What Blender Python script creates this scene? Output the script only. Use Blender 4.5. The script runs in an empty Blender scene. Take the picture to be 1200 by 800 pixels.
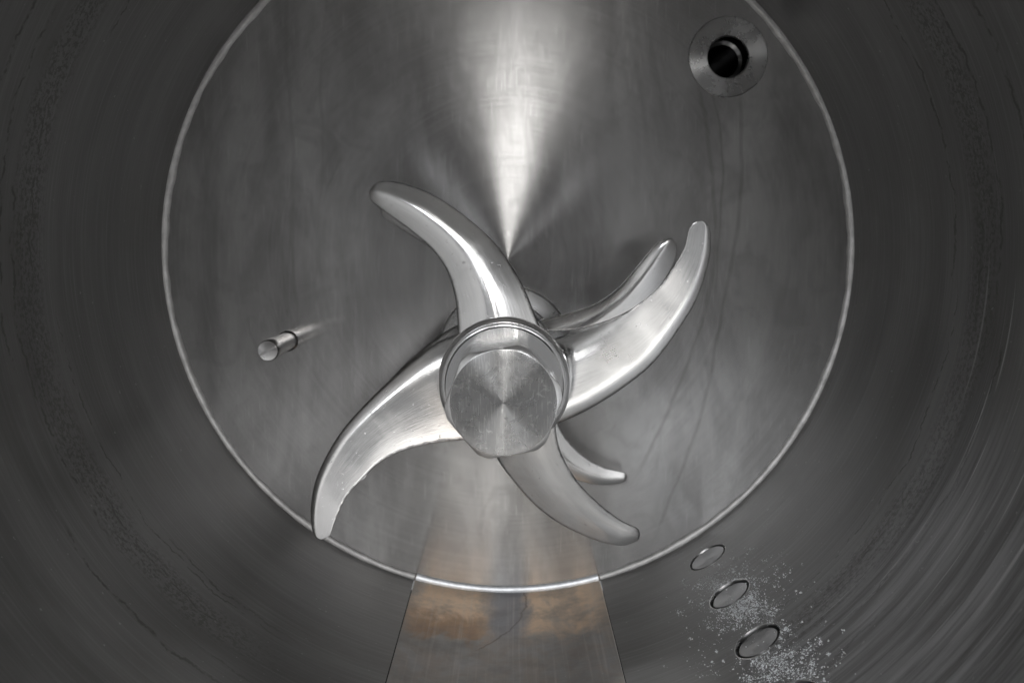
import bpy, bmesh, math, random
import numpy as np
from mathutils import Vector

random.seed(7)
rng = np.random.default_rng(7)
scene = bpy.context.scene
col = scene.collection

# ------------------------------------------------------------------ camera
F = 1100.0                                   # focal length in photo pixels (1200 wide)
PITCH = math.atan(130 / F)
cam_d = bpy.data.cameras.new('camera'); cam = bpy.data.objects.new('camera', cam_d); col.objects.link(cam)
cam_d.sensor_width = 36; cam_d.lens = 36 * F / 1200
cam_d.clip_start = 0.01; cam_d.clip_end = 50
cam.location = (0, 0, 0); cam.rotation_euler = (math.pi / 2 - PITCH, 0, 0)
cam_d.dof.use_dof = True; cam_d.dof.focus_distance = 0.62; cam_d.dof.aperture_fstop = 10
scene.camera = cam

# ------------------------------------------------------------------ world, lamps, exposure
w = bpy.data.worlds.new('World'); scene.world = w; w.use_nodes = True
w.node_tree.nodes['Background'].inputs[0].default_value = (0.98, 0.985, 1.0, 1)
w.node_tree.nodes['Background'].inputs[1].default_value = 0.17

def area(name, loc, target, sx, sy, power, color=(1, 1, 1)):
    d = bpy.data.lights.new(name, 'AREA'); d.shape = 'RECTANGLE'; d.size = sx; d.size_y = sy
    d.energy = power; d.color = color
    o = bpy.data.objects.new(name, d); col.objects.link(o); o.location = loc
    o.rotation_euler = (Vector(target) - Vector(loc)).to_track_quat('-Z', 'Y').to_euler()
    return o

area('softbox_lamp', (0.02, -1.6, 0.60), (0, 0.8, -0.05), 0.21, 0.60, 3.7, (1.0, 0.985, 0.96))
area('side_fill_lamp', (-0.75, -1.5, 0.75), (0.1, 0.7, -0.1), 0.8, 0.8, 10, (0.95, 0.97, 1.0))
area('side_fill_lamp', (0.75, -1.5, 0.75), (-0.1, 0.7, -0.1), 0.8, 0.8, 7, (0.98, 0.98, 1.0))  # added fill, mirrors the left one to brighten the lower left wall

area('overhead_fill', (0.0, -0.36, 0.80), (0, 0.02, 0), 0.45, 0.35, 21, (1.0, 0.99, 0.97))  # unseen fill added at the mouth; the near wall bounces it onto the blades
area('left_fill', (-0.85, -0.36, -0.05), (0, 0.02, 0), 0.4, 0.5, 12, (0.97, 0.985, 1.0))  # added fill for the walls near the mouth, left
area('right_fill', (0.85, -0.36, -0.05), (0, 0.02, 0), 0.4, 0.5, 12, (0.97, 0.985, 1.0))  # added fill for the walls near the mouth, right

scene.view_settings.view_transform = 'Standard'; scene.view_settings.look = 'None'
scene.view_settings.exposure = 0.52; scene.view_settings.gamma = 1
scene.view_settings.use_curve_mapping = False
scene.cycles.max_bounces = 6; scene.cycles.glossy_bounces = 6; scene.cycles.diffuse_bounces = 2
scene.cycles.use_adaptive_sampling = True; scene.cycles.adaptive_threshold = 0.02
scene.cycles.sample_clamp_indirect = 6
scene.cycles.use_denoising = True

# ------------------------------------------------------------------ measures (metres)
R = 0.300                                    # drum radius
CX, CZ = -0.0036, -0.0248                    # drum axis (runs along Y)
YP = 0.8187                                  # end plate
Y0 = -0.11                                   # mouth of the drum, behind the camera
cp, sp = math.cos(PITCH), math.sin(PITCH)

def ray(px, py):
    a, b = (px - 600) / F, (400 - py) / F
    return Vector((a, cp + b * sp, -sp + b * cp))
def at(px, py, Y):                           # a measured photo position at a known distance
    d = ray(px, py); return d * (Y / d.y)
def on_wall(px, py):                         # where a line of sight meets the drum: angle and Y
    d = ray(px, py)
    a = d.x ** 2 + d.z ** 2; b = -2 * (d.x * CX + d.z * CZ); c = CX ** 2 + CZ ** 2 - R ** 2
    t = (-b + math.sqrt(b * b - 4 * a * c)) / (2 * a); p = d * t
    return math.atan2(p.x - CX, -(p.z - CZ)), p.y     # angle from the bottom, positive to the right
def cyl(th, y, r=R):
    return Vector((CX + r * math.sin(th), y, CZ - r * math.cos(th)))

# ------------------------------------------------------------------ node helpers
class NT:
    def __init__(s, name):
        s.m = bpy.data.materials.new(name); s.m.use_nodes = True; s.t = s.m.node_tree
        s.p = s.t.nodes['Principled BSDF']; s.tc = s.n('ShaderNodeTexCoord')
    def n(s, typ, **k):
        q = s.t.nodes.new(typ)
        for a, b in k.items(): setattr(q, a, b)
        return q
    def put(s, sock, v):
        if hasattr(v, 'is_linked') or hasattr(v, 'links'): s.t.links.new(v, sock)
        elif v is not None: sock.default_value = v
    def math(s, op, a, b=None, c=None, clamp=False):
        q = s.n('ShaderNodeMath', operation=op, use_clamp=clamp)
        for i, v in enumerate((a, b, c)):
            if v is not None: s.put(q.inputs[i], v)
        return q.outputs[0]
    def vec(s, op, a, b=None):
        q = s.n('ShaderNodeVectorMath', operation=op); s.put(q.inputs[0], a)
        if b is not None: s.put(q.inputs[1], b)
        return q.outputs[0]
    def sep(s, v):
        q = s.n('ShaderNodeSeparateXYZ'); s.put(q.inputs[0], v); return q.outputs
    def comb(s, x, y, z):
        q = s.n('ShaderNodeCombineXYZ')
        for i, v in enumerate((x, y, z)): s.put(q.inputs[i], v)
        return q.outputs[0]
    def noise(s, v, scale, detail=4, rough=0.55, dist=0.0):
        q = s.n('ShaderNodeTexNoise'); s.put(q.inputs['Vector'], v)
        q.inputs['Scale'].default_value = scale; q.inputs['Detail'].default_value = detail
        q.inputs['Roughness'].default_value = rough; q.inputs['Distortion'].default_value = dist
        return q.outputs['Fac']
    def ramp(s, v, a, b, c=0.0, d=1.0, smooth=True):
        q = s.n('ShaderNodeMapRange', interpolation_type='SMOOTHSTEP' if smooth else 'LINEAR')
        s.put(q.inputs[0], v)
        for i, x in enumerate((a, b, c, d)): s.put(q.inputs[i + 1], x)
        return q.outputs[0]
    def mix(s, f, a, b, blend='MIX'):
        q = s.n('ShaderNodeMix', data_type='RGBA', blend_type=blend); s.put(q.inputs[0], f)
        s.put(q.inputs[6], a); s.put(q.inputs[7], b); return q.outputs[2]
    def bump(s, h, strength, dist=0.001, normal=None):
        q = s.n('ShaderNodeBump'); q.inputs['Strength'].default_value = strength
        q.inputs['Distance'].default_value = dist; s.put(q.inputs['Height'], h)
        if normal is not None: s.put(q.inputs['Normal'], normal)
        return q.outputs[0]
    def world_dir(s, v):
        q = s.n('ShaderNodeVectorTransform', vector_type='VECTOR', convert_from='OBJECT', convert_to='WORLD')
        s.put(q.inputs[0], v); return q.outputs[0]
    def set(s, **k):
        for a, b in k.items(): s.put(s.p.inputs[a.replace('_', ' ')], b)
        return s.m

def g3(v): return (v, v, v, 1)

def scratches(t, co, scale, seed, width=0.0, keep=0.66, flat=False):
    """short hairline scratches: strongly stretched noise, only its peaks kept"""
    mp = t.n('ShaderNodeMapping'); t.put(mp.inputs[0], co)
    mp.inputs['Location'].default_value = (seed, seed * 1.7, seed * .3)
    mp.inputs['Rotation'].default_value = (0, 0, 0.9 * seed) if flat else (0.2 * seed, 0.9 * seed, 0.4 * seed)
    mp.inputs['Scale'].default_value = (scale * 22, scale, 1) if flat else (scale * 14, scale * 6, scale)
    q = t.n('ShaderNodeTexNoise', noise_dimensions='2D' if flat else '3D'); t.put(q.inputs['Vector'], mp.outputs[0])
    q.inputs['Scale'].default_value = 1.0; q.inputs['Detail'].default_value = 1.0; q.inputs['Distortion'].default_value = .15
    return t.ramp(q.outputs['Fac'], keep, keep + .05)

# ---- turned end plate
def mat_plate():
    t = NT('turned_steel_plate'); co = t.tc.outputs['Object']; x, y, z = t.sep(co)
    r = t.math('SQRT', t.math('ADD', t.math('MULTIPLY', x, x), t.math('MULTIPLY', z, z)))
    ang = t.math('ARCTAN2', x, z)
    rings = t.noise(t.comb(t.math('MULTIPLY', r, 420), t.math('MULTIPLY', ang, 1.2), 0), 1.0, 5, .65)
    cloud = t.noise(t.comb(t.math('MULTIPLY', x, 16), 0, t.math('MULTIPLY', z, 5)), 1.0, 6, .6, .6)
    cloud2 = t.noise(co, 26, 5, .6, 1.2)
    c = t.mix(t.ramp(cloud, .3, .72), (.285, .28, .277, 1), (.50, .495, .49, 1))
    c = t.mix(t.math('MULTIPLY', t.ramp(cloud2, .45, .7), .45), c, (.31, .305, .30, 1))
    # old run marks, from the port and the upper left
    run = None
    for x0, a, b, z0, z1, wd, amp, sd in ((.178, .083, -1.32, .165, -.215, .0017, .006, 1), (.195, .11, -.55, .15, -.27, .0015, .006, 3),
                                          (.184, .07, -1.0, .16, -.05, .0010, .008, 5), (-.186, 0, 0, .28, -.09, .0016, .007, 8), (-.165, .05, 0, .28, .02, .0012, .008, 11)):
        wob = t.math('MULTIPLY', t.math('ADD', t.math('SINE', t.math('MULTIPLY_ADD', z, 31.0 + sd, sd * 2.1)), t.math('MULTIPLY', t.math('SINE', t.math('MULTIPLY_ADD', z, 147.0 - sd, sd * 3.3)), .25)), amp * .25)
        crv = t.math('MULTIPLY_ADD', t.math('MULTIPLY_ADD', z, b, a), z, x0)
        d = t.math('ABSOLUTE', t.math('SUBTRACT', t.math('SUBTRACT', x, crv), wob))
        l = t.math('MULTIPLY', t.ramp(d, wd * .3, wd * 1.7, 1, 0), t.math('MULTIPLY', t.ramp(z, z0, z0 - .02), t.ramp(z, z1, z1 + .05)))
        l = t.math('MULTIPLY', l, .8 if x0 > 0 else .4)
        run = l if run is None else t.math('MAXIMUM', run, l)
    run = t.math('MULTIPLY', run, t.ramp(t.noise(co, 22, 2), .28, .5, .35, 1.0))
    c = t.mix(t.math('MULTIPLY', run, .38), c, (.17, .16, .15, 1))
    fl = t.comb(x, z, 0.0); sc = t.math('MAXIMUM', scratches(t, fl, 34, 1.3, 0, .72, True), scratches(t, fl, 26, 4.1, 0, .73, True))
    c = t.mix(t.math('MULTIPLY', sc, .12), c, (.9, .9, .9, 1))
    rough = t.math('ADD', t.ramp(cloud, .25, .75, .205, .225), t.math('MULTIPLY', t.ramp(cloud2, .3, .8), .03))
    tan = t.world_dir(t.comb(x, 0.0, z))
    c = t.mix(t.math('MULTIPLY', t.ramp(rings, .35, .7), .09), c, (.75, .75, .75, 1))
    return t.set(Base_Color=c, Metallic=1.0, Roughness=rough, Anisotropic=1.0, Tangent=tan)

# ---- drum wall (object origin on the axis, Y along it, y = 0 at the plate)
def mat_wall(flap=False):
    t = NT('brushed_steel_flap' if flap else 'brushed_steel_wall'); co = t.tc.outputs['Object']; x, y, z = t.sep(co)
    th = t.math('ARCTAN2', x, t.math('MULTIPLY', z, -1))
    brush = t.noise(t.comb(t.math('MULTIPLY', th, 2.2), t.math('MULTIPLY', y, 420), 0), 1.0, 6, .7)
    broad = t.noise(t.comb(t.math('MULTIPLY', th, 1.4), t.math('MULTIPLY', y, 22), 4), 1.0, 4, .6)
    cloud = t.noise(co, 9, 5, .6, .8)
    c = t.mix(t.ramp(broad, .3, .7), *([(.42, .416, .41, 1), (.52, .516, .51, 1)] if flap else [(.235, .232, .228, 1), (.32, .317, .312, 1)]))
    c = t.mix(t.math('MULTIPLY', t.ramp(cloud, .45, .8), .5), c, (.22, .213, .20, 1))
    c = t.mix(t.math('MULTIPLY', t.ramp(brush, .42, .75), .22), c, (.62, .62, .62, 1))
    rough = t.math('ADD', t.ramp(broad, .3, .7, .36, .45), t.math('MULTIPLY', brush, .06))
    if not flap:
        # tide marks: gritty rings and wavy dried lines left by the product
        wob = t.math('MULTIPLY', t.math('SUBTRACT', t.noise(t.comb(t.math('MULTIPLY', th, 5), 0, 0), 1.0, 5, .62), .5), .035)
        fine = t.math('MULTIPLY', t.math('SUBTRACT', t.noise(co, 130, 3, .6), .5), .006)
        yd = t.math('ADD', t.math('ADD', y, wob), fine)
        lines = None
        for y0, wd, sd in ((-.188, .0012, 1), (-.196, .0009, 2), (-.247, .0013, 3), (-.262, .0010, 4), (-.283, .0012, 5), (-.225, .0009, 9)):
            d = t.math('ABSOLUTE', t.math('SUBTRACT', yd, y0))
            l = t.math('MULTIPLY', t.ramp(d, wd * .4, wd * 1.5, 1, 0), t.ramp(t.math('SINE', t.math('MULTIPLY_ADD', th, 2.0 + .6 * sd, sd * 2.3)), -.2, .2))
            lines = l if lines is None else t.math('MAXIMUM', lines, l)
        lines = t.math('MULTIPLY', lines, t.ramp(t.noise(co, 90, 3, .7), .38, .56))
        gb = t.math('MULTIPLY', t.ramp(yd, -.252, -.236), t.ramp(yd, -.203, -.222))
        grit = t.math('MULTIPLY', gb, t.ramp(t.noise(co, 330, 3, .7), .49, .56))
        st = t.math('MULTIPLY', t.math('MAXIMUM', lines, t.math('MULTIPLY', grit, .75)), t.ramp(t.math('ABSOLUTE', th), .45, .75))
        c = t.mix(t.math('MULTIPLY', st, .5), c, (.09, .085, .08, 1))
        rough = t.math('ADD', rough, t.math('MULTIPLY', st, .12))
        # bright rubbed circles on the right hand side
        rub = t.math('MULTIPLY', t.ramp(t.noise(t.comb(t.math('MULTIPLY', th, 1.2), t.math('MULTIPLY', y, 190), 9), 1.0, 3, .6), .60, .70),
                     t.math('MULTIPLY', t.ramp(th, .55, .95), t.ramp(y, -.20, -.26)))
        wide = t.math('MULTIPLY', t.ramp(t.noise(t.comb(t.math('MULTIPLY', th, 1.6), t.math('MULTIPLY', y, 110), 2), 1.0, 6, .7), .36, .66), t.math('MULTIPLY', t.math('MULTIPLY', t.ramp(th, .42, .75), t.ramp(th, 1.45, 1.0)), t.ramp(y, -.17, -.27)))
        c = t.mix(t.math('MULTIPLY', wide, .6), c, (.66, .66, .67, 1))  # broad brushed wear, lightened to paint in the glow at lower right
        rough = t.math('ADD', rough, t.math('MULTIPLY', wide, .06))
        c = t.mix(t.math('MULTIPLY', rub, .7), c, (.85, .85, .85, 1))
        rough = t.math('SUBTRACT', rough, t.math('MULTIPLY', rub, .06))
    else:
        # straw and brown heat tint with ragged, brushed-out edges
        rag = t.noise(t.comb(t.math('MULTIPLY', x, 42), t.math('MULTIPLY', y, 30), 0), 1.0, 7, .68, .9)
        e = t.math('ADD', y, t.math('MULTIPLY', t.math('SUBTRACT', rag, .5), .085))
        reg = t.ramp(e, -.118, -.070)
        c = t.mix(t.math('MULTIPLY', t.ramp(rag, .35, .65), t.ramp(y, -.36, -.16, 0, .4)), c, (.46, .35, .26, 1))
        patch = t.noise(t.comb(t.math('MULTIPLY', x, 30), t.math('MULTIPLY', y, 14), 3), 1.0, 6, .62, .4)
        xc = t.math('ABSOLUTE', t.math('ADD', x, t.math('MULTIPLY', t.math('SUBTRACT', patch, .5), .04)))
        side = t.math('MULTIPLY', t.ramp(xc, .006, .024), t.ramp(xc, .098, .066))
        k = t.math('MULTIPLY', reg, t.math('MULTIPLY', side, t.ramp(patch, .30, .55, .35, 1.0)))
        c = t.mix(t.math('MULTIPLY', k, .95), c, (.95, .74, .55, 1))
        mid_refl = t.math('MULTIPLY', t.ramp(xc, .024, .008), reg)
        c = t.mix(t.math('MULTIPLY', mid_refl, .7), c, (.40, .41, .45, 1))  # bluish reflection along the middle, painted into the colour
        edge = t.math('MULTIPLY', t.ramp(e, -.115, -.088), t.ramp(e, -.045, -.075))
        leftish = t.math('MULTIPLY', t.ramp(x, -.004, -.03), side)
        c = t.mix(t.math('MULTIPLY', t.math('MULTIPLY', edge, leftish), .65), c, (.42, .25, .14, 1))
        streak = t.ramp(t.noise(t.comb(t.math('MULTIPLY', x, 300), t.math('MULTIPLY', y, 5), 0), 1.0, 4, .6), .50, .72)
        c = t.mix(t.math('MULTIPLY', streak, .28), c, (.78, .74, .70, 1))
        cur = t.math('ADD', t.math('MULTIPLY_ADD', t.math('MULTIPLY', t.math('ADD', y, .02), t.math('ADD', y, .02)), -4.0, .016), t.math('MULTIPLY', t.math('SUBTRACT', rag, .5), .012))
        ln = t.math('MULTIPLY', t.ramp(t.math('ABSOLUTE', t.math('SUBTRACT', x, cur)), .0003, .0014, 1, 0), t.ramp(y, -.125, -.115))
        c = t.mix(t.math('MULTIPLY', ln, .4), c, (.13, .10, .08, 1))
        film = t.ramp(t.noise(co, 30, 5, .65), .42, .72)
        c = t.mix(t.math('MULTIPLY', film, .5), c, (.28, .27, .26, 1))
    if flap: rough = t.math('ADD', rough, .08)
    sc = 0.0
    dots = t.ramp(t.noise(co, 240, 2, .5), .735, .765)
    c = t.mix(t.math('MULTIPLY', t.math('MAXIMUM', sc, dots), .35), c, (.8, .8, .8, 1))
    tan = t.world_dir(t.comb(0.0, 1.0, 0.0))
    b = t.bump(brush, .10, .0004)
    return t.set(Base_Color=c, Metallic=1.0, Roughness=rough, Anisotropic=.6, Tangent=tan, Normal=b)

def mat_turned(name, base=.6, rough=.30, aniso=.9, dents=0.0):
    """lathe-turned steel: object origin on the turning axis, Y along it"""
    t = NT(name); co = t.tc.outputs['Object']; x, y, z = t.sep(co)
    r = t.math('SQRT', t.math('ADD', t.math('MULTIPLY', x, x), t.math('MULTIPLY', z, z)))
    rings = t.noise(t.comb(t.math('MULTIPLY', r, 1500), t.math('MULTIPLY', y, 1500), 0), 1.0, 3, .6)
    n1 = t.noise(co, 60, 5, .65, .5)
    c = t.mix(t.ramp(n1, .25, .8), g3(base * .90), g3(min(base * 1.08, .95)))
    b = t.bump(rings, .05, .0003)
    rr = t.ramp(n1, .3, .7, rough - .04, rough + .06)
    if dents:
        nick = t.math('MULTIPLY', t.ramp(t.noise(co, 190, 3, .6, 1.5), .60, .70), dents)
        c = t.mix(t.math('MULTIPLY', nick, .3), c, g3(.85))
        sc = t.math('MAXIMUM', scratches(t, t.comb(x, z, y), 70, 1.3, 0, .68, True), scratches(t, t.comb(x, z, y), 55, 2.9, 0, .68, True))
        c = t.mix(t.math('MULTIPLY', sc, .2), c, g3(.9))
        b = t.bump(t.noise(co, 160, 2, .5, .5), .06, .0008, b)
    return t.set(Base_Color=c, Metallic=1.0, Roughness=rr, Anisotropic=aniso, Tangent=t.world_dir(t.comb(x, .0001, z)), Normal=b)

def mat_polished(name, base=.72, rough=.20):
    """hand-polished cast steel, uneven, finely scratched"""
    t = NT(name); co = t.tc.outputs['Object']
    n1 = t.noise(co, 30, 6, .6, .6); n2 = t.noise(co, 220, 4, .6)
    c = t.mix(t.ramp(n1, .25, .8), g3(base), g3(base * .88))
    tint = t.ramp(t.noise(co, 12, 2, .5), .5, .85)
    c = t.mix(t.math('MULTIPLY', tint, .4), c, (base * .86, base * .74, base * .60, 1))
    rr = t.math('ADD', t.ramp(n1, .25, .8, rough - .02, rough + .06), t.math('MULTIPLY', n2, .05))
    gr = t.n('ShaderNodeMapping'); t.put(gr.inputs[0], co); gr.inputs['Rotation'].default_value = (.3, .8, .2); gr.inputs['Scale'].default_value = (900, 900, 60)
    b = t.bump(t.noise(gr.outputs[0], 1.0, 2, .6), .05, .0004)
    b = t.bump(t.noise(co, 40, 1, .5), .05, .003, b)
    return t.set(Base_Color=c, Metallic=1.0, Roughness=rr, Normal=b)

def mat_blade():
    """hand-ground blade steel: grinding streaks along the blade, worn and nicked edges, faint straw stain"""
    t = NT('ground_steel_blade'); co = t.tc.outputs['Object']
    a = t.n('ShaderNodeAttribute', attribute_name='along'); tt, u, sd = t.sep(a.outputs['Vector'])
    st = t.noise(t.comb(t.math('MULTIPLY', tt, 7), t.math('MULTIPLY', u, 110), sd), 1.0, 4, .65)
    st2 = t.noise(t.comb(t.math('MULTIPLY', tt, 26), t.math('MULTIPLY', u, 34), sd), 1.0, 3, .6, .4)
    worn = t.noise(co, 26, 5, .62, .5)
    c = t.mix(t.ramp(st, .32, .70), g3(.82), g3(.93))
    c = t.mix(t.math('MULTIPLY', t.ramp(worn, .48, .75), .35), c, (.62, .615, .61, 1))
    tint = t.math('MULTIPLY', t.ramp(t.noise(co, 13, 3, .5), .45, .75), t.ramp(tt, .45, .95))
    c = t.mix(t.math('MULTIPLY', tint, .4), c, (.74, .60, .47, 1))
    pit = t.ramp(t.noise(co, 420, 2, .5), .70, .74)
    c = t.mix(t.math('MULTIPLY', pit, .5), c, g3(.30))
    edge = t.math('MAXIMUM', t.ramp(u, .05, .0), t.ramp(u, .95, 1.0))
    nick = t.math('MULTIPLY', edge, t.ramp(t.noise(co, 260, 3, .6), .50, .62))
    c = t.mix(t.math('MULTIPLY', nick, .5), c, g3(.45))
    rough = t.math('ADD', t.ramp(st, .3, .7, .12, .18), t.math('MULTIPLY', t.ramp(worn, .42, .78), .13))
    b = t.bump(st, .014, .0006)
    b = t.bump(st2, .016, .0008, b)
    b = t.bump(t.math('ADD', t.math('MULTIPLY', nick, -1.0), t.math('MULTIPLY', pit, -.6)), .35, .0006, b)
    b = t.bump(t.noise(co, 34, 1, .5), .06, .004, b)
    return t.set(Base_Color=c, Metallic=1.0, Roughness=rough, Normal=b)

def mat_plain(name, c, rough, metal=1.0):
    t = NT(name); co = t.tc.outputs['Object']
    n = t.noise(co, 120, 4, .6)
    cc = t.mix(t.ramp(n, .3, .7), tuple(q * .85 for q in c) + (1,), tuple(min(1, q * 1.1) for q in c) + (1,))
    return t.set(Base_Color=cc, Metallic=metal, Roughness=rough, Normal=t.bump(n, .12, .0006))

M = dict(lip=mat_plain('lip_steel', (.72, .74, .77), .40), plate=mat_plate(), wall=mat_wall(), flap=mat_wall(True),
         nut=mat_turned('turned_steel_nut', .31, .27, .95, 1.0), collar=mat_turned('collar_steel', .50, .27, .9), turned=mat_turned('turned_steel', .58, .28, .85),
         shiny=mat_polished('polished_steel_collar', .74, .13), blade=mat_blade(),
         weld=mat_plain('ground_weld_steel', (.44, .435, .43), .46), dark=mat_plain('dark_gap', (.02, .019, .018), .8, 0.0),
         pin=mat_polished('polished_steel_pin', .70, .16), bore=mat_turned('bored_steel', .14, .15, .3),
         powder=mat_plain('white_powder', (.84, .86, .88), .8, 0.0), plug=mat_turned('plug_steel', .30, .36, .6), rim=mat_polished('plug_rim_steel', .55, .25))

# ------------------------------------------------------------------ mesh helpers
def obj(name, verts, faces, mat, parent=None, loc=(0, 0, 0), smooth=35, along=None):
    me = bpy.data.meshes.new(name); me.from_pydata([tuple(v) for v in verts], [], faces)
    if along is not None:
        at_ = me.attributes.new('along', 'FLOAT_VECTOR', 'POINT')
        at_.data.foreach_set('vector', [q for v in along for q in v])
    bm = bmesh.new(); bm.from_mesh(me); bmesh.ops.remove_doubles(bm, verts=bm.verts, dist=1e-7)
    bmesh.ops.recalc_face_normals(bm, faces=bm.faces); bm.to_mesh(me); bm.free()
    me.materials.append(mat)
    o = bpy.data.objects.new(name, me); col.objects.link(o); o.location = loc
    if parent: o.parent = parent
    if smooth:
        me.shade_smooth(); me.set_sharp_from_angle(angle=math.radians(smooth))
    return o
def empty(name, loc):
    o = bpy.data.objects.new(name, None); col.objects.link(o); o.location = loc; o.empty_display_size = .02
    return o
def tag(o, label, cat, group=None):
    o['label'] = label; o['category'] = cat
    if group: o['group'] = group
    return o
def lathe(profile, n=96):
    """(radius, y) pairs turned round the Y axis; radius 0 closes the end"""
    V, Fc, rows = [], [], []
    for r, y in profile:
        if r < 1e-9: V.append((0, y, 0)); rows.append([len(V) - 1] * n); continue
        rows.append(list(range(len(V), len(V) + n)))
        V += [(r * math.sin(2 * math.pi * k / n), y, r * math.cos(2 * math.pi * k / n)) for k in range(n)]
    for a, b in zip(rows, rows[1:]):
        for k in range(n):
            q = [a[k], a[(k + 1) % n], b[(k + 1) % n], b[k]]; u = []
            for i in q:
                if i not in u: u.append(i)
            if len(u) > 2: Fc.append(u)
    return V, Fc

# ------------------------------------------------------------------ drum wall with the plug holes and the flap opening cut out
thL, yL = on_wall(487, 677); thR, yR = on_wall(702, 678)
GAP = 0.0010 / R
plug_px = ((827, 654), (853, 697), (889, 750), (934, 818))
plugs = [on_wall(*q) for q in plug_px]
pth = sum(a for a, b in plugs) / 4
HOLE = .0175; SQ = .022
plug_y = [b for a, b in plugs]

def add_normals(me, fn):
    bm = bmesh.new(); bm.from_mesh(me); bm.normal_update()
    bmesh.ops.reverse_faces(bm, faces=[f for f in bm.faces if f.normal.dot(fn(f.calc_center_median())) < 0])
    bm.to_mesh(me); bm.free()
    me.shade_smooth()
    me.normals_split_custom_set_from_vertices([fn(v.co) for v in me.vertices])

V, Fc = [], []
def strip(th0, th1, y0, y1, nt, ny):
    base = len(V)
    for j in range(ny + 1):
        for i in range(nt + 1):
            V.append(cyl(th0 + (th1 - th0) * i / nt, y0 + (y1 - y0) * j / ny))
    for j in range(ny):
        for i in range(nt):
            a = base + j * (nt + 1) + i; Fc.append((a, a + nt + 1, a + nt + 2, a + 1))
def holed(thc, yc, s, r, m=16):
    base = len(V); per = []
    for k in range(4 * m):                     # square outline, then circle
        a = 2 * math.pi * k / (4 * m); c_, s_ = math.cos(a), math.sin(a); q = s / max(abs(c_), abs(s_))
        per.append((q * c_, q * s_, r * c_, r * s_))
    rings = 5
    for j in range(rings + 1):
        f = j / rings
        for (ax, ay, bx, by) in per:
            V.append(cyl(thc + (ax + (bx - ax) * f) / R, yc + ay + (by - ay) * f))
    n = len(per)
    for j in range(rings):
        for k in range(n):
            a = base + j * n + k; b = base + j * n + (k + 1) % n
            Fc.append((a, b, b + n, a + n))
s0, s1 = pth - SQ / R, pth + SQ / R
strip(thR + GAP, s0, Y0, YP, 40, 8)
strip(s1, 2 * math.pi + thL - GAP, Y0, YP, 420, 8)
yy = YP
for yc in plug_y:
    strip(s0, s1, yc + SQ, yy, 12, 2); holed(pth, yc, SQ, HOLE); yy = yc - SQ
strip(s0, s1, Y0, yy, 12, 4)
c0 = Vector((CX, YP, CZ))
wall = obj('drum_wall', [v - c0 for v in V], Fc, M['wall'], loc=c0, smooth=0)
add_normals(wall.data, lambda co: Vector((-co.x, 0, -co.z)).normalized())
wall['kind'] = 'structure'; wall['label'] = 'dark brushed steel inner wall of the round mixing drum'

# ------------------------------------------------------------------ end plate
port_c = at(853, 67, YP); PR, PH = .0335, .0172
bm = bmesh.new()
def circle(cx, cz, r, n):
    vs = [bm.verts.new((cx + r * math.sin(2 * math.pi * k / n), 0, cz + r * math.cos(2 * math.pi * k / n))) for k in range(n)]
    return [bm.edges.new((vs[k], vs[(k + 1) % n])) for k in range(n)]
ed = circle(0, 0, R + .002, 240) + circle(port_c.x - CX, port_c.z - CZ, PR - .002, 64)
bmesh.ops.triangle_fill(bm, use_beauty=True, use_dissolve=False, edges=ed)
me = bpy.data.meshes.new('end_plate'); bm.to_mesh(me); bm.free()
me.materials.append(M['plate'])
plate = bpy.data.objects.new('end_plate', me); col.objects.link(plate); plate.location = c0
plate['kind'] = 'structure'; plate['label'] = 'turned steel end plate closing the mixing drum'

# weld fillet between plate and wall (a concave radius), broken at the flap
def fillet(name, a0, a1, rad, n, mat, parent, uneven=0.0, m=10):
    V, Fc = [], []
    for i in range(n + 1):
        th = a0 + (a1 - a0) * i / n
        q = rad * (1 + uneven * (math.sin(th * 37) * .4 + math.sin(th * 83 + 1) * .3 + math.sin(th * 11 + 2) * .5))
        for j in range(m + 1):
            p = j / m * math.pi / 2
            l_ = j / m; bl = .12 * math.sin(math.pi * l_)
            rr = R - q * l_ + .0003; y = YP - q * (.45 * (1 - l_) + bl) + .0003
            V.append(cyl(th, y, rr) - c0)
    for i in range(n):
        for j in range(m):
            a = i * (m + 1) + j; Fc.append((a, a + 1, a + m + 2, a + m + 1))
    return obj(name, V, Fc, mat, parent, smooth=60)
fillet('weld_seam', thR + GAP * 1.2, 2 * math.pi + thL - GAP * 1.2, .0058, 420, M['weld'], plate, .16)

# ------------------------------------------------------------------ discharge flap in the drum bottom
cF = Vector((CX, YP, CZ))
flap = tag(empty('discharge_flap', cyl(0, YP - .3)), 'curved discharge flap with brown heat tint set in the drum bottom', 'flap')
V, Fc = [], []; nt, ny = 40, 30; a0, a1 = thL, thR
for j in range(ny + 1):
    for i in range(nt + 1):
        V.append(cyl(a0 + (a1 - a0) * i / nt, Y0 + (YP - .0015 - Y0) * j / ny, R + .0006) - cF)
for j in range(ny):
    for i in range(nt):
        a = j * (nt + 1) + i; Fc.append((a, a + nt + 1, a + nt + 2, a + 1))
# edges turned down so that the joint has depth
for (th_, i0) in ((a0, 0), (a1, nt)):
    base = len(V)
    for j in range(ny + 1):
        V.append(cyl(th_, Y0 + (YP - .0015 - Y0) * j / ny, R + .012) - cF)
    for j in range(ny):
        Fc.append((j * (nt + 1) + i0, base + j, base + j + 1, (j + 1) * (nt + 1) + i0))
fp = obj('curved_panel', V, Fc, M['flap'], flap, loc=cF - flap.location, smooth=40)
fe = fillet('sealing_lip', thL + .001, thR - .001, .0062, 60, M['lip'], flap, 0.0); fe.location = cF - flap.location
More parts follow.
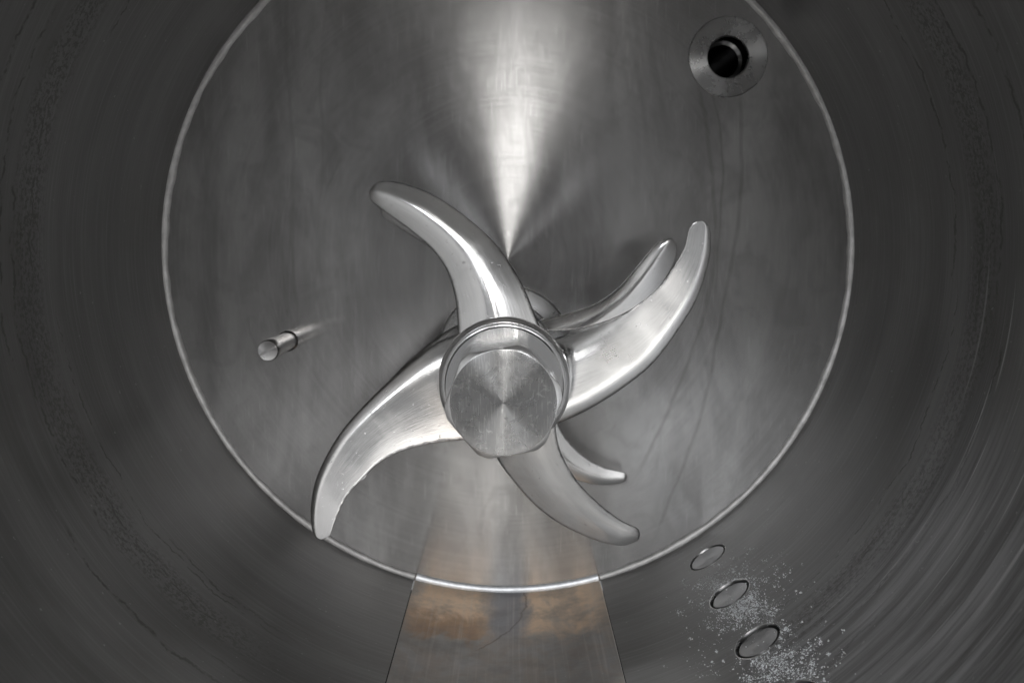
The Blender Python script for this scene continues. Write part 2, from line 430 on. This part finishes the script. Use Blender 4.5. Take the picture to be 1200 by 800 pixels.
# dark back of the joints
V, Fc = [], []
for th_ in (thL - GAP, thR + GAP):
    b = len(V)
    for dth in (-GAP * 1.5, GAP * 1.5):
        V += [cyl(th_ + dth, Y0, R + .011) - cF, cyl(th_ + dth, YP, R + .011) - cF]
    Fc.append((b, b + 1, b + 3, b + 2))
bk = obj('joint_backing', V, Fc, M['dark'], flap, loc=cF - flap.location, smooth=0)

# ------------------------------------------------------------------ round plugs in the wall
def make_plug(i, yc):
    base = cyl(pth, yc)
    e = empty('wall_plug', base)
    e.rotation_euler = (math.radians(-90), 0, 0)
    inward = (Vector((CX, yc, CZ)) - base).normalized()
    e.rotation_mode = 'QUATERNION'; e.rotation_quaternion = (-inward).to_track_quat('Y', 'X')   # local -Y points into the drum
    d = .0006 if i else .0002
    PS = 1.13; DR = .0134 if i else .0140
    V, Fc = lathe([(.0162, .0010), (.0160, -.0003), (.0156, -.0005), (.0150, -.0003), (.0147, .0006), (.0146, .006)] if i else
                  [(.0158, .0009), (.0155, -.0001), (.0151, -.0002), (.0147, .0003), (.0146, .006)], 72)
    # follow the curved wall
    V = [(x * PS, y, z * PS) for x, y, z in V]
    obj('rim', V, Fc, M['rim'], e, smooth=50)
    V, Fc = lathe([(DR, .006), (DR, d + .0006), (DR - .0005, d), (.006, d + .0006), (0, d + .0008)], 64)
    tilt = .05 if i else .02
    V = [(x * PS, y + tilt * z, z * PS) for x, y, z in V]
    obj('disc', V, Fc, M['plug'], e, smooth=40)
    V, Fc = lathe([(.0166, .0055), (.0120, .0055), (0, .0055)], 48)
    obj('groove', V, Fc, M['dark'], e, smooth=0)
    return e
plug_lab = ('thin-rimmed flush round plug in drum wall, closest to the end plate and clear of powder',
            'round steel plug in drum wall, second from the end plate, ringed by white powder',
            'round steel plug in drum wall, third from the end plate, with bright double rim',
            'round steel plug in drum wall, fourth and farthest from the end plate')
for i, yc in enumerate(plug_y):
    tag(make_plug(i, yc), plug_lab[i], 'plug', 'round plugs in the drum wall')

# ------------------------------------------------------------------ port in the plate
port = tag(empty('inlet_port', port_c), 'round inlet port with flat turned collar in the end plate', 'port')
V, Fc = lathe([(PR, .004), (PR, -.0004), (PR - .0006, -.0010), (PH + .0008, -.0010), (PH, -.0002), (PH, .004)], 96)
obj('collar', V, Fc, M['collar'], port, smooth=30)
V, Fc = lathe([(PH + .0002, .0035), (PH + .0002, .022), (PH - .0028, .0235), (PH - .0032, .025), (PH - .0028, .027), (PH - .001, .030), (PH - .001, .24), (0, .24)], 72)
obj('bore', V, Fc, M['bore'], port, smooth=40)

# ------------------------------------------------------------------ sensor pin on the left
pb = at(338, 399, YP)
pin = tag(empty('sensor_pin', pb), 'small steel pin with slotted round head standing out of the end plate', 'sensor')
L = YP - .748
obj('stem', *lathe([(.0092, .002), (.0092, -.002), (.0078, -.0035), (.0078, -L + .020), (0.0070, -L + .019)], 40), M['pin'], pin)
hd = lathe([(.0060, -L + .021), (.0082, -L + .020), (.0086, -L + .018), (.0086, -L + .002), (.0078, -L + .0004), (.0045, -L + .0010), (0, -L + .0012)], 48)
head = obj('head', *hd, M['pin'], pin)
V = []; q = math.radians(28)
for sx in (-1, 1):
    for sy in (-1, 1):
        for yv in (-L - .0016, -L + .003):
            u, v_ = sx * .0068, sy * .0009
            V.append((u * math.cos(q) - v_ * math.sin(q), yv, u * math.sin(q) + v_ * math.cos(q)))
obj('slot_bar', V, [(0, 1, 3, 2), (4, 5, 7, 6), (0, 1, 5, 4), (2, 3, 7, 6), (0, 2, 6, 4), (1, 3, 7, 5)], M['shiny'], head, smooth=0)

# ------------------------------------------------------------------ the chopper: shaft, two four-bladed stars, collar, hexagon nut
YW = .640                                     # front collar
hub = at(591, 449, YW); AX, AZ = hub.x, hub.z
YN = None
for k in range(4000):                         # distance of the nut face, from where it appears on the same axis
    y_ = .45 + k * .00005
    if at(592, 472, y_).z <= AZ: YN = y_; break
YN = max(YN, .560)
rotor = tag(empty('chopper_rotor', (AX, YW, AZ)), 'polished steel chopper with two stars of curved blades and large hexagon nut', 'mixer blade')
def rloc(y): return (0, y - YW, 0)

def resample(P, n, pw=1.0):
    P = np.array(P, float)
    # catmull-rom through the points
    Q = []
    for i in range(len(P) - 1):
        p0, p1, p2, p3 = P[max(i - 1, 0)], P[i], P[i + 1], P[min(i + 2, len(P) - 1)]
        for t in np.linspace(0, 1, 12, endpoint=False):
            Q.append(.5 * ((2 * p1) + (-p0 + p2) * t + (2 * p0 - 5 * p1 + 4 * p2 - p3) * t * t + (-p0 + 3 * p1 - 3 * p2 + p3) * t ** 3))
    Q.append(P[-1]); Q = np.array(Q)
    s = np.concatenate([[0], np.cumsum(np.linalg.norm(np.diff(Q, axis=0), axis=1))])
    u = np.linspace(0, 1, n) ** pw * s[-1]
    return np.stack([np.interp(u, s, Q[:, k]) for k in range(2)], 1)

def section(crest, hf, hb, soft=.38):
    """closed blade section: u across (0 = hollow edge, 1 = outer edge), h towards the viewer;
    two gently rounded faces meeting in a soft crest, small bevels, flat back"""
    def front(u):
        a = hf * (u / crest) * (1 + .18 * (1 - u / crest)); b = hf * ((1 - u) / (1 - crest)) * (1 + .25 * (1 - (1 - u) / (1 - crest)))
        k = soft * hf; m = min(a, b); d = abs(a - b)
        return m - max(0, k - d) ** 2 / (4 * k)
    us = [.025, .05, .10, .17, .25, .33, .41, .48, .54, .60, .66, .71, .76, .80, .84, .88, .92, .95, .975]
    pts = [(0.0, -.05), (0.0, -.012), (.008, .0)] + [(u, front(u) + .004) for u in us] + [(.992, .0), (1.0, -.012), (1.0, -.05)]
    for u in (.97, .9, .75, .5, .25, .1, .03):
        pts.append((u, -.05 - hb * (1 - abs(2 * u - 1) ** 2.5)))
    return pts

def blade_mesh(conc, conv, tip, crest, Yr, Yt, twist, hf, hb, xf=None, ns=44, soft=.38):
    """two measured edges from tip to root; the depth runs from Yt at the tip to Yr at the root"""
    A = resample([tip] + conc, ns, 1.7); B = resample([tip] + conv, ns, 1.7)
    rows = []
    for i in range(ns):
        t = (i / (ns - 1)) ** 1.7
        e = t * t * (3 - 2 * t) * .5 + t * .5
        Y = Yt + (Yr - Yt) * e
        a = at(A[i][0], A[i][1], Y); b = at(B[i][0], B[i][1], Y)
        Lw = (b - a).length
        a = at(A[i][0], A[i][1], Y + twist * Lw * .5); b = at(B[i][0], B[i][1], Y - twist * Lw * .5)
        row = []
        cr = crest if not isinstance(crest, tuple) else crest[0] + (crest[1] - crest[0]) * t
        wv = b - a
        Tn = Vector((-wv.z, 0, wv.x)); nrm = Vector((0, -1, 0))
        if Lw > 1e-5:
            wn = wv.normalized(); nrm = (nrm - wn * nrm.dot(wn)).normalized()
        hs = Lw * (.75 + .25 * (1 - t)) + .0
        for u, h in section(cr, hf, hb, soft):
            row.append(a + wv * u + nrm * (h * hs))
        rows.append(row)
    V = [p for r_ in rows for p in r_]; n = len(rows[0]); Fc = []
    for i in range(ns - 1):
        for k in range(n):
            Fc.append((i * n + k, i * n + (k + 1) % n, (i + 1) * n + (k + 1) % n, (i + 1) * n + k))
    Fc.append(tuple((ns - 1) * n + k for k in range(n)))
    V = [p - Vector((AX, YW, AZ)) for p in V]
    if xf: V = [xf(p) for p in V]
    sec = section(.5, .1, .1)
    AL = [((i / (ns - 1)) ** 1.7, u, tip[0] * .01) for i in range(ns) for u, h in sec]
    return V, Fc, AL

blades = dict(
    top=dict(tip=(433, 224),
             conc=[(435, 235), (452, 249), (479, 269), (505, 291), (523, 316), (533, 347), (536, 376), (537, 400), (540, 440)],
             conv=[(440, 215), (451, 212.5), (471, 215), (500, 225), (526, 240), (557, 263), (584, 290), (610, 329), (628, 371), (640, 405), (645, 440)],
             crest=(.55, .46), Yr=.668, Yt=.680, twist=.0, hf=.14, hb=.14),
    right=dict(tip=(823, 259),
               conc=[(814, 261), (808, 269), (802, 291), (789, 314), (769, 340), (735, 365), (701, 379), (667, 386), (634, 388), (600, 392)],
               conv=[(830, 264), (833, 276), (831, 304), (816, 351), (789, 395), (762, 429), (728, 456), (695, 477), (667, 491), (640, 500), (605, 505)],
               crest=(.74, .88), Yr=.664, Yt=.628, twist=-.03, hf=.065, hb=.18),
    bottom=dict(tip=(750, 627),
                conc=[(747, 619), (730, 611), (709, 596), (688, 577), (671, 556), (658, 532), (652, 510), (650, 480), (650, 450)],
                conv=[(746, 634), (728, 639), (704, 634.5), (677, 624), (649, 609), (624, 589), (602, 564), (584, 540), (572, 515), (560, 480), (555, 450)],
                crest=(.36, .40), soft=.9, Yr=.668, Yt=.690, twist=-.14, hf=.115, hb=.14),
    left=dict(tip=(376, 632),
              conc=[(386, 627), (392, 611), (405, 583), (424, 561), (445, 541.5), (473, 527.5), (504, 520), (534, 516), (565, 514)],
              conv=[(367, 625), (364, 597), (371, 559), (392, 517), (417, 485), (455, 447), (497, 411), (530, 393), (560, 385), (580, 384)],
              crest=(.80, .76), Yr=.664, Yt=.645, twist=-.08, hf=.085, hb=.18))

for nm, b in blades.items():
    V, Fc, AL = blade_mesh(b['conc'], b['conv'], b['tip'], b['crest'], b['Yr'], b['Yt'], b['twist'], b['hf'], b['hb'], soft=b.get('soft', .38))
    obj('blade', V, Fc, M['blade'], rotor, smooth=28, along=AL)

# the rear star: the same four castings turned a few degrees on the shaft
DY = .118
rear = dict(top=(4.5, .985), left=(-1.0, .93))
for nm, (deg, sc) in rear.items():
    b = blades[nm]; q = math.radians(deg)
    def xf(p, q=q, sc=sc):
        x, z = p.x * sc, p.z * sc
        return Vector((x * math.cos(q) - z * math.sin(q), p.y + DY, x * math.sin(q) + z * math.cos(q)))
    V, Fc, AL = blade_mesh(b['conc'], b['conv'], b['tip'], b['crest'], b['Yr'], b['Yt'], b['twist'], b['hf'], b['hb'], xf)
    obj('blade', V, Fc, M['blade'], rotor, smooth=28, along=AL)
for b in (dict(tip=(787, 279.5),
               conc=[(780, 280), (769, 286), (748, 311), (725, 337), (698, 356), (667, 367), (637, 374), (605, 384)],
               conv=[(792, 285), (793, 295), (789, 310), (776, 333), (752, 364), (722, 394), (690, 420), (655, 444), (615, 462)],
               crest=(.30, .25), Yr=.782, Yt=.748, twist=-.05, hf=.13, hb=.14),
          dict(tip=(734.5, 559),
               conc=[(733, 554.5), (725, 552), (709, 548), (688, 537), (671, 522), (658, 505), (648, 480), (642, 440)],
               conv=[(732, 564), (722, 567), (704, 568), (679, 563), (652, 551), (625, 530), (602, 500), (585, 465), (575, 430)],
               crest=(.55, .5), Yr=.784, Yt=.800, twist=.0, hf=.13, hb=.12)):
    V, Fc, AL = blade_mesh(b['conc'], b['conv'], b['tip'], b['crest'], b['Yr'], b['Yt'], b['twist'], b['hf'], b['hb'])
    obj('blade', V, Fc, M['blade'], rotor, smooth=28, along=AL)

# hubs, sleeve, shaft, seal flange
obj('hub', *lathe([(.030, .012), (.0405, .013), (.0415, .015), (.0415, .042), (.040, .044), (.028, .045)], 96), M['turned'], rotor)
obj('hub', *lathe([(.030, .011 + DY), (.0405, .012 + DY), (.0415, .014 + DY), (.0415, .040 + DY), (.040, .042 + DY), (.028, .0425 + DY)], 96), M['turned'], rotor)
obj('shaft', *lathe([(.034, .040), (.034, YP - YW - .004)], 80), M['shiny'], rotor)
sf = YP - YW
obj('seal_flange', *lathe([(.058, sf + .001), (.058, sf - .010), (.0568, sf - .012), (.047, sf - .016), (.044, sf - .016), (.043, sf - .012), (.033, sf - .012)], 110), M['turned'], plate, loc=Vector((AX, YW, AZ)) - c0, smooth=30)

# front collar: stacked polished rings under the nut
obj('collar', *lathe([(.030, .014), (.0440, .014), (.0452, .012), (.0454, .008), (.0446, .0066), (.0444, .0058), (.0456, .0046), (.0460, .002),
                      (.0458, -.001), (.0450, -.0028), (.0436, -.0036), (.0428, -.0030), (.0424, -.0018), (.0414, -.0018), (.0408, -.004),
                      (.0406, -.010), (.0398, -.0112), (.034, -.0112), (.02, -.0112)], 144), M['shiny'], rotor, smooth=28)

# hexagon nut with chamfered corners; its origin on the axis for the turned face
NUT_T = (YW - .0112) - YN
AF = .0333; RF = .0329; SEG = 144; H0 = math.radians(10)
V, Fc, rows = [], [], []
def hexr(a):
    k = (a - H0) % (math.pi / 3) - math.pi / 6
    return min(AF / math.cos(k), .0364)
def ringrow(fn):
    rows.append(list(range(len(V), len(V) + SEG)))
    for k in range(SEG):
        a = 2 * math.pi * k / SEG; r_, y_ = fn(a)
        V.append((r_ * math.cos(a), y_, r_ * math.sin(a)))
NR = math.tan(math.radians(20))
ringrow(lambda a: (RF * .03, .0002))
for f in (.3, .6, .85, .97, 1.0): ringrow(lambda a, f=f: (RF * f, 0.0 if f < 1 else .0002))
ringrow(lambda a: (RF + (hexr(a) - RF) * .5, .0002 + (hexr(a) - RF) * .5 * NR))
ringrow(lambda a: (hexr(a) - .0002, .0002 + (hexr(a) - RF) * NR))
ringrow(lambda a: (hexr(a), .0006 + (hexr(a) - RF) * NR))
ringrow(lambda a: (hexr(a), NUT_T * .6))
ringrow(lambda a: (hexr(a), NUT_T + .0005))
for a, b in zip(rows, rows[1:]):
    for k in range(SEG): Fc.append((a[k], a[(k + 1) % SEG], b[(k + 1) % SEG], b[k]))
Fc.append(tuple(rows[0]))
nut = obj('hexagon_nut', V, Fc, M['nut'], rotor, loc=rloc(YN), smooth=14)
nut.data.materials.append(M['shiny'])
for f in nut.data.polygons:
    if math.hypot(f.center.x, f.center.z) > RF * 1.0: f.material_index = 1
print('YN', YN, 'NUT_T', NUT_T, 'AX', AX, AZ)

# ------------------------------------------------------------------ white powder round the plugs
V, Fc = [], []
clus = ((860, 702, 12, 900, .3), (880, 712, 13, 700, .3), (845, 690, 10, 400, .3), (900, 775, 16, 700, .35), (930, 785, 22, 700, .35), (850, 722, 12, 300, .3), (868, 706, 14, 700, .55), (842, 694, 12, 350, .55), (893, 712, 14, 300, .5), (915, 785, 26, 700, .6), (858, 726, 18, 300, .5), (890, 672, 20, 150, .55), (853, 690, 22, 300, .8), (870, 715, 22, 420, .9), (905, 690, 26, 130, .8), (915, 735, 16, 160, .9), (895, 778, 24, 420, 1.0), (935, 778, 34, 420, 1.0), (960, 790, 26, 120, .8),
        (840, 745, 38, 120, .8), (890, 710, 60, 120, .5), (840, 800, 30, 60, .7), (880, 665, 30, 130, .8), (835, 682, 14, 120, .8))
for (cx_, cy_, sd, n, sz) in clus:
    left_ = 0
    for k in range(int(n * 1.3)):
        if left_ <= 0:
            qx, qy = rng.normal(cx_, sd), rng.normal(cy_, sd * .75); left_ = int(rng.geometric(.10)); spread = rng.uniform(.6, 4.5)
        left_ -= 1
        px, py = rng.normal(qx, spread), rng.normal(qy, spread)
        th, y = on_wall(px, py)
        if th < thR + .03: continue
        if any(((th - pth) * R) ** 2 + (y - yc) ** 2 < .0175 ** 2 for yc in plug_y) and rng.random() < .97: continue
        s = (.00018 + .00075 * rng.random() ** 4.0) * (.5 + .5 * sz)
        c = cyl(th, y, R - s * .4) - c0
        b = len(V); rr = [Vector(rng.normal(0, 1, 3)).normalized() for _ in range(1)][0]
        u = rr.orthogonal().normalized(); v_ = rr.cross(u)
        for d in (rr, -rr, u, -u, v_, -v_): V.append(c + d * s * (.6 + .6 * rng.random()))
        for f in ((0, 2, 4), (0, 4, 3), (0, 3, 5), (0, 5, 2), (1, 4, 2), (1, 3, 4), (1, 5, 3), (1, 2, 5)): Fc.append(tuple(b + i for i in f))
pw = obj('powder', V, Fc, M['powder'], loc=c0, smooth=0)
pw['kind'] = 'stuff'; tag(pw, 'white powder grains sprinkled on the drum wall around the round plugs', 'powder')
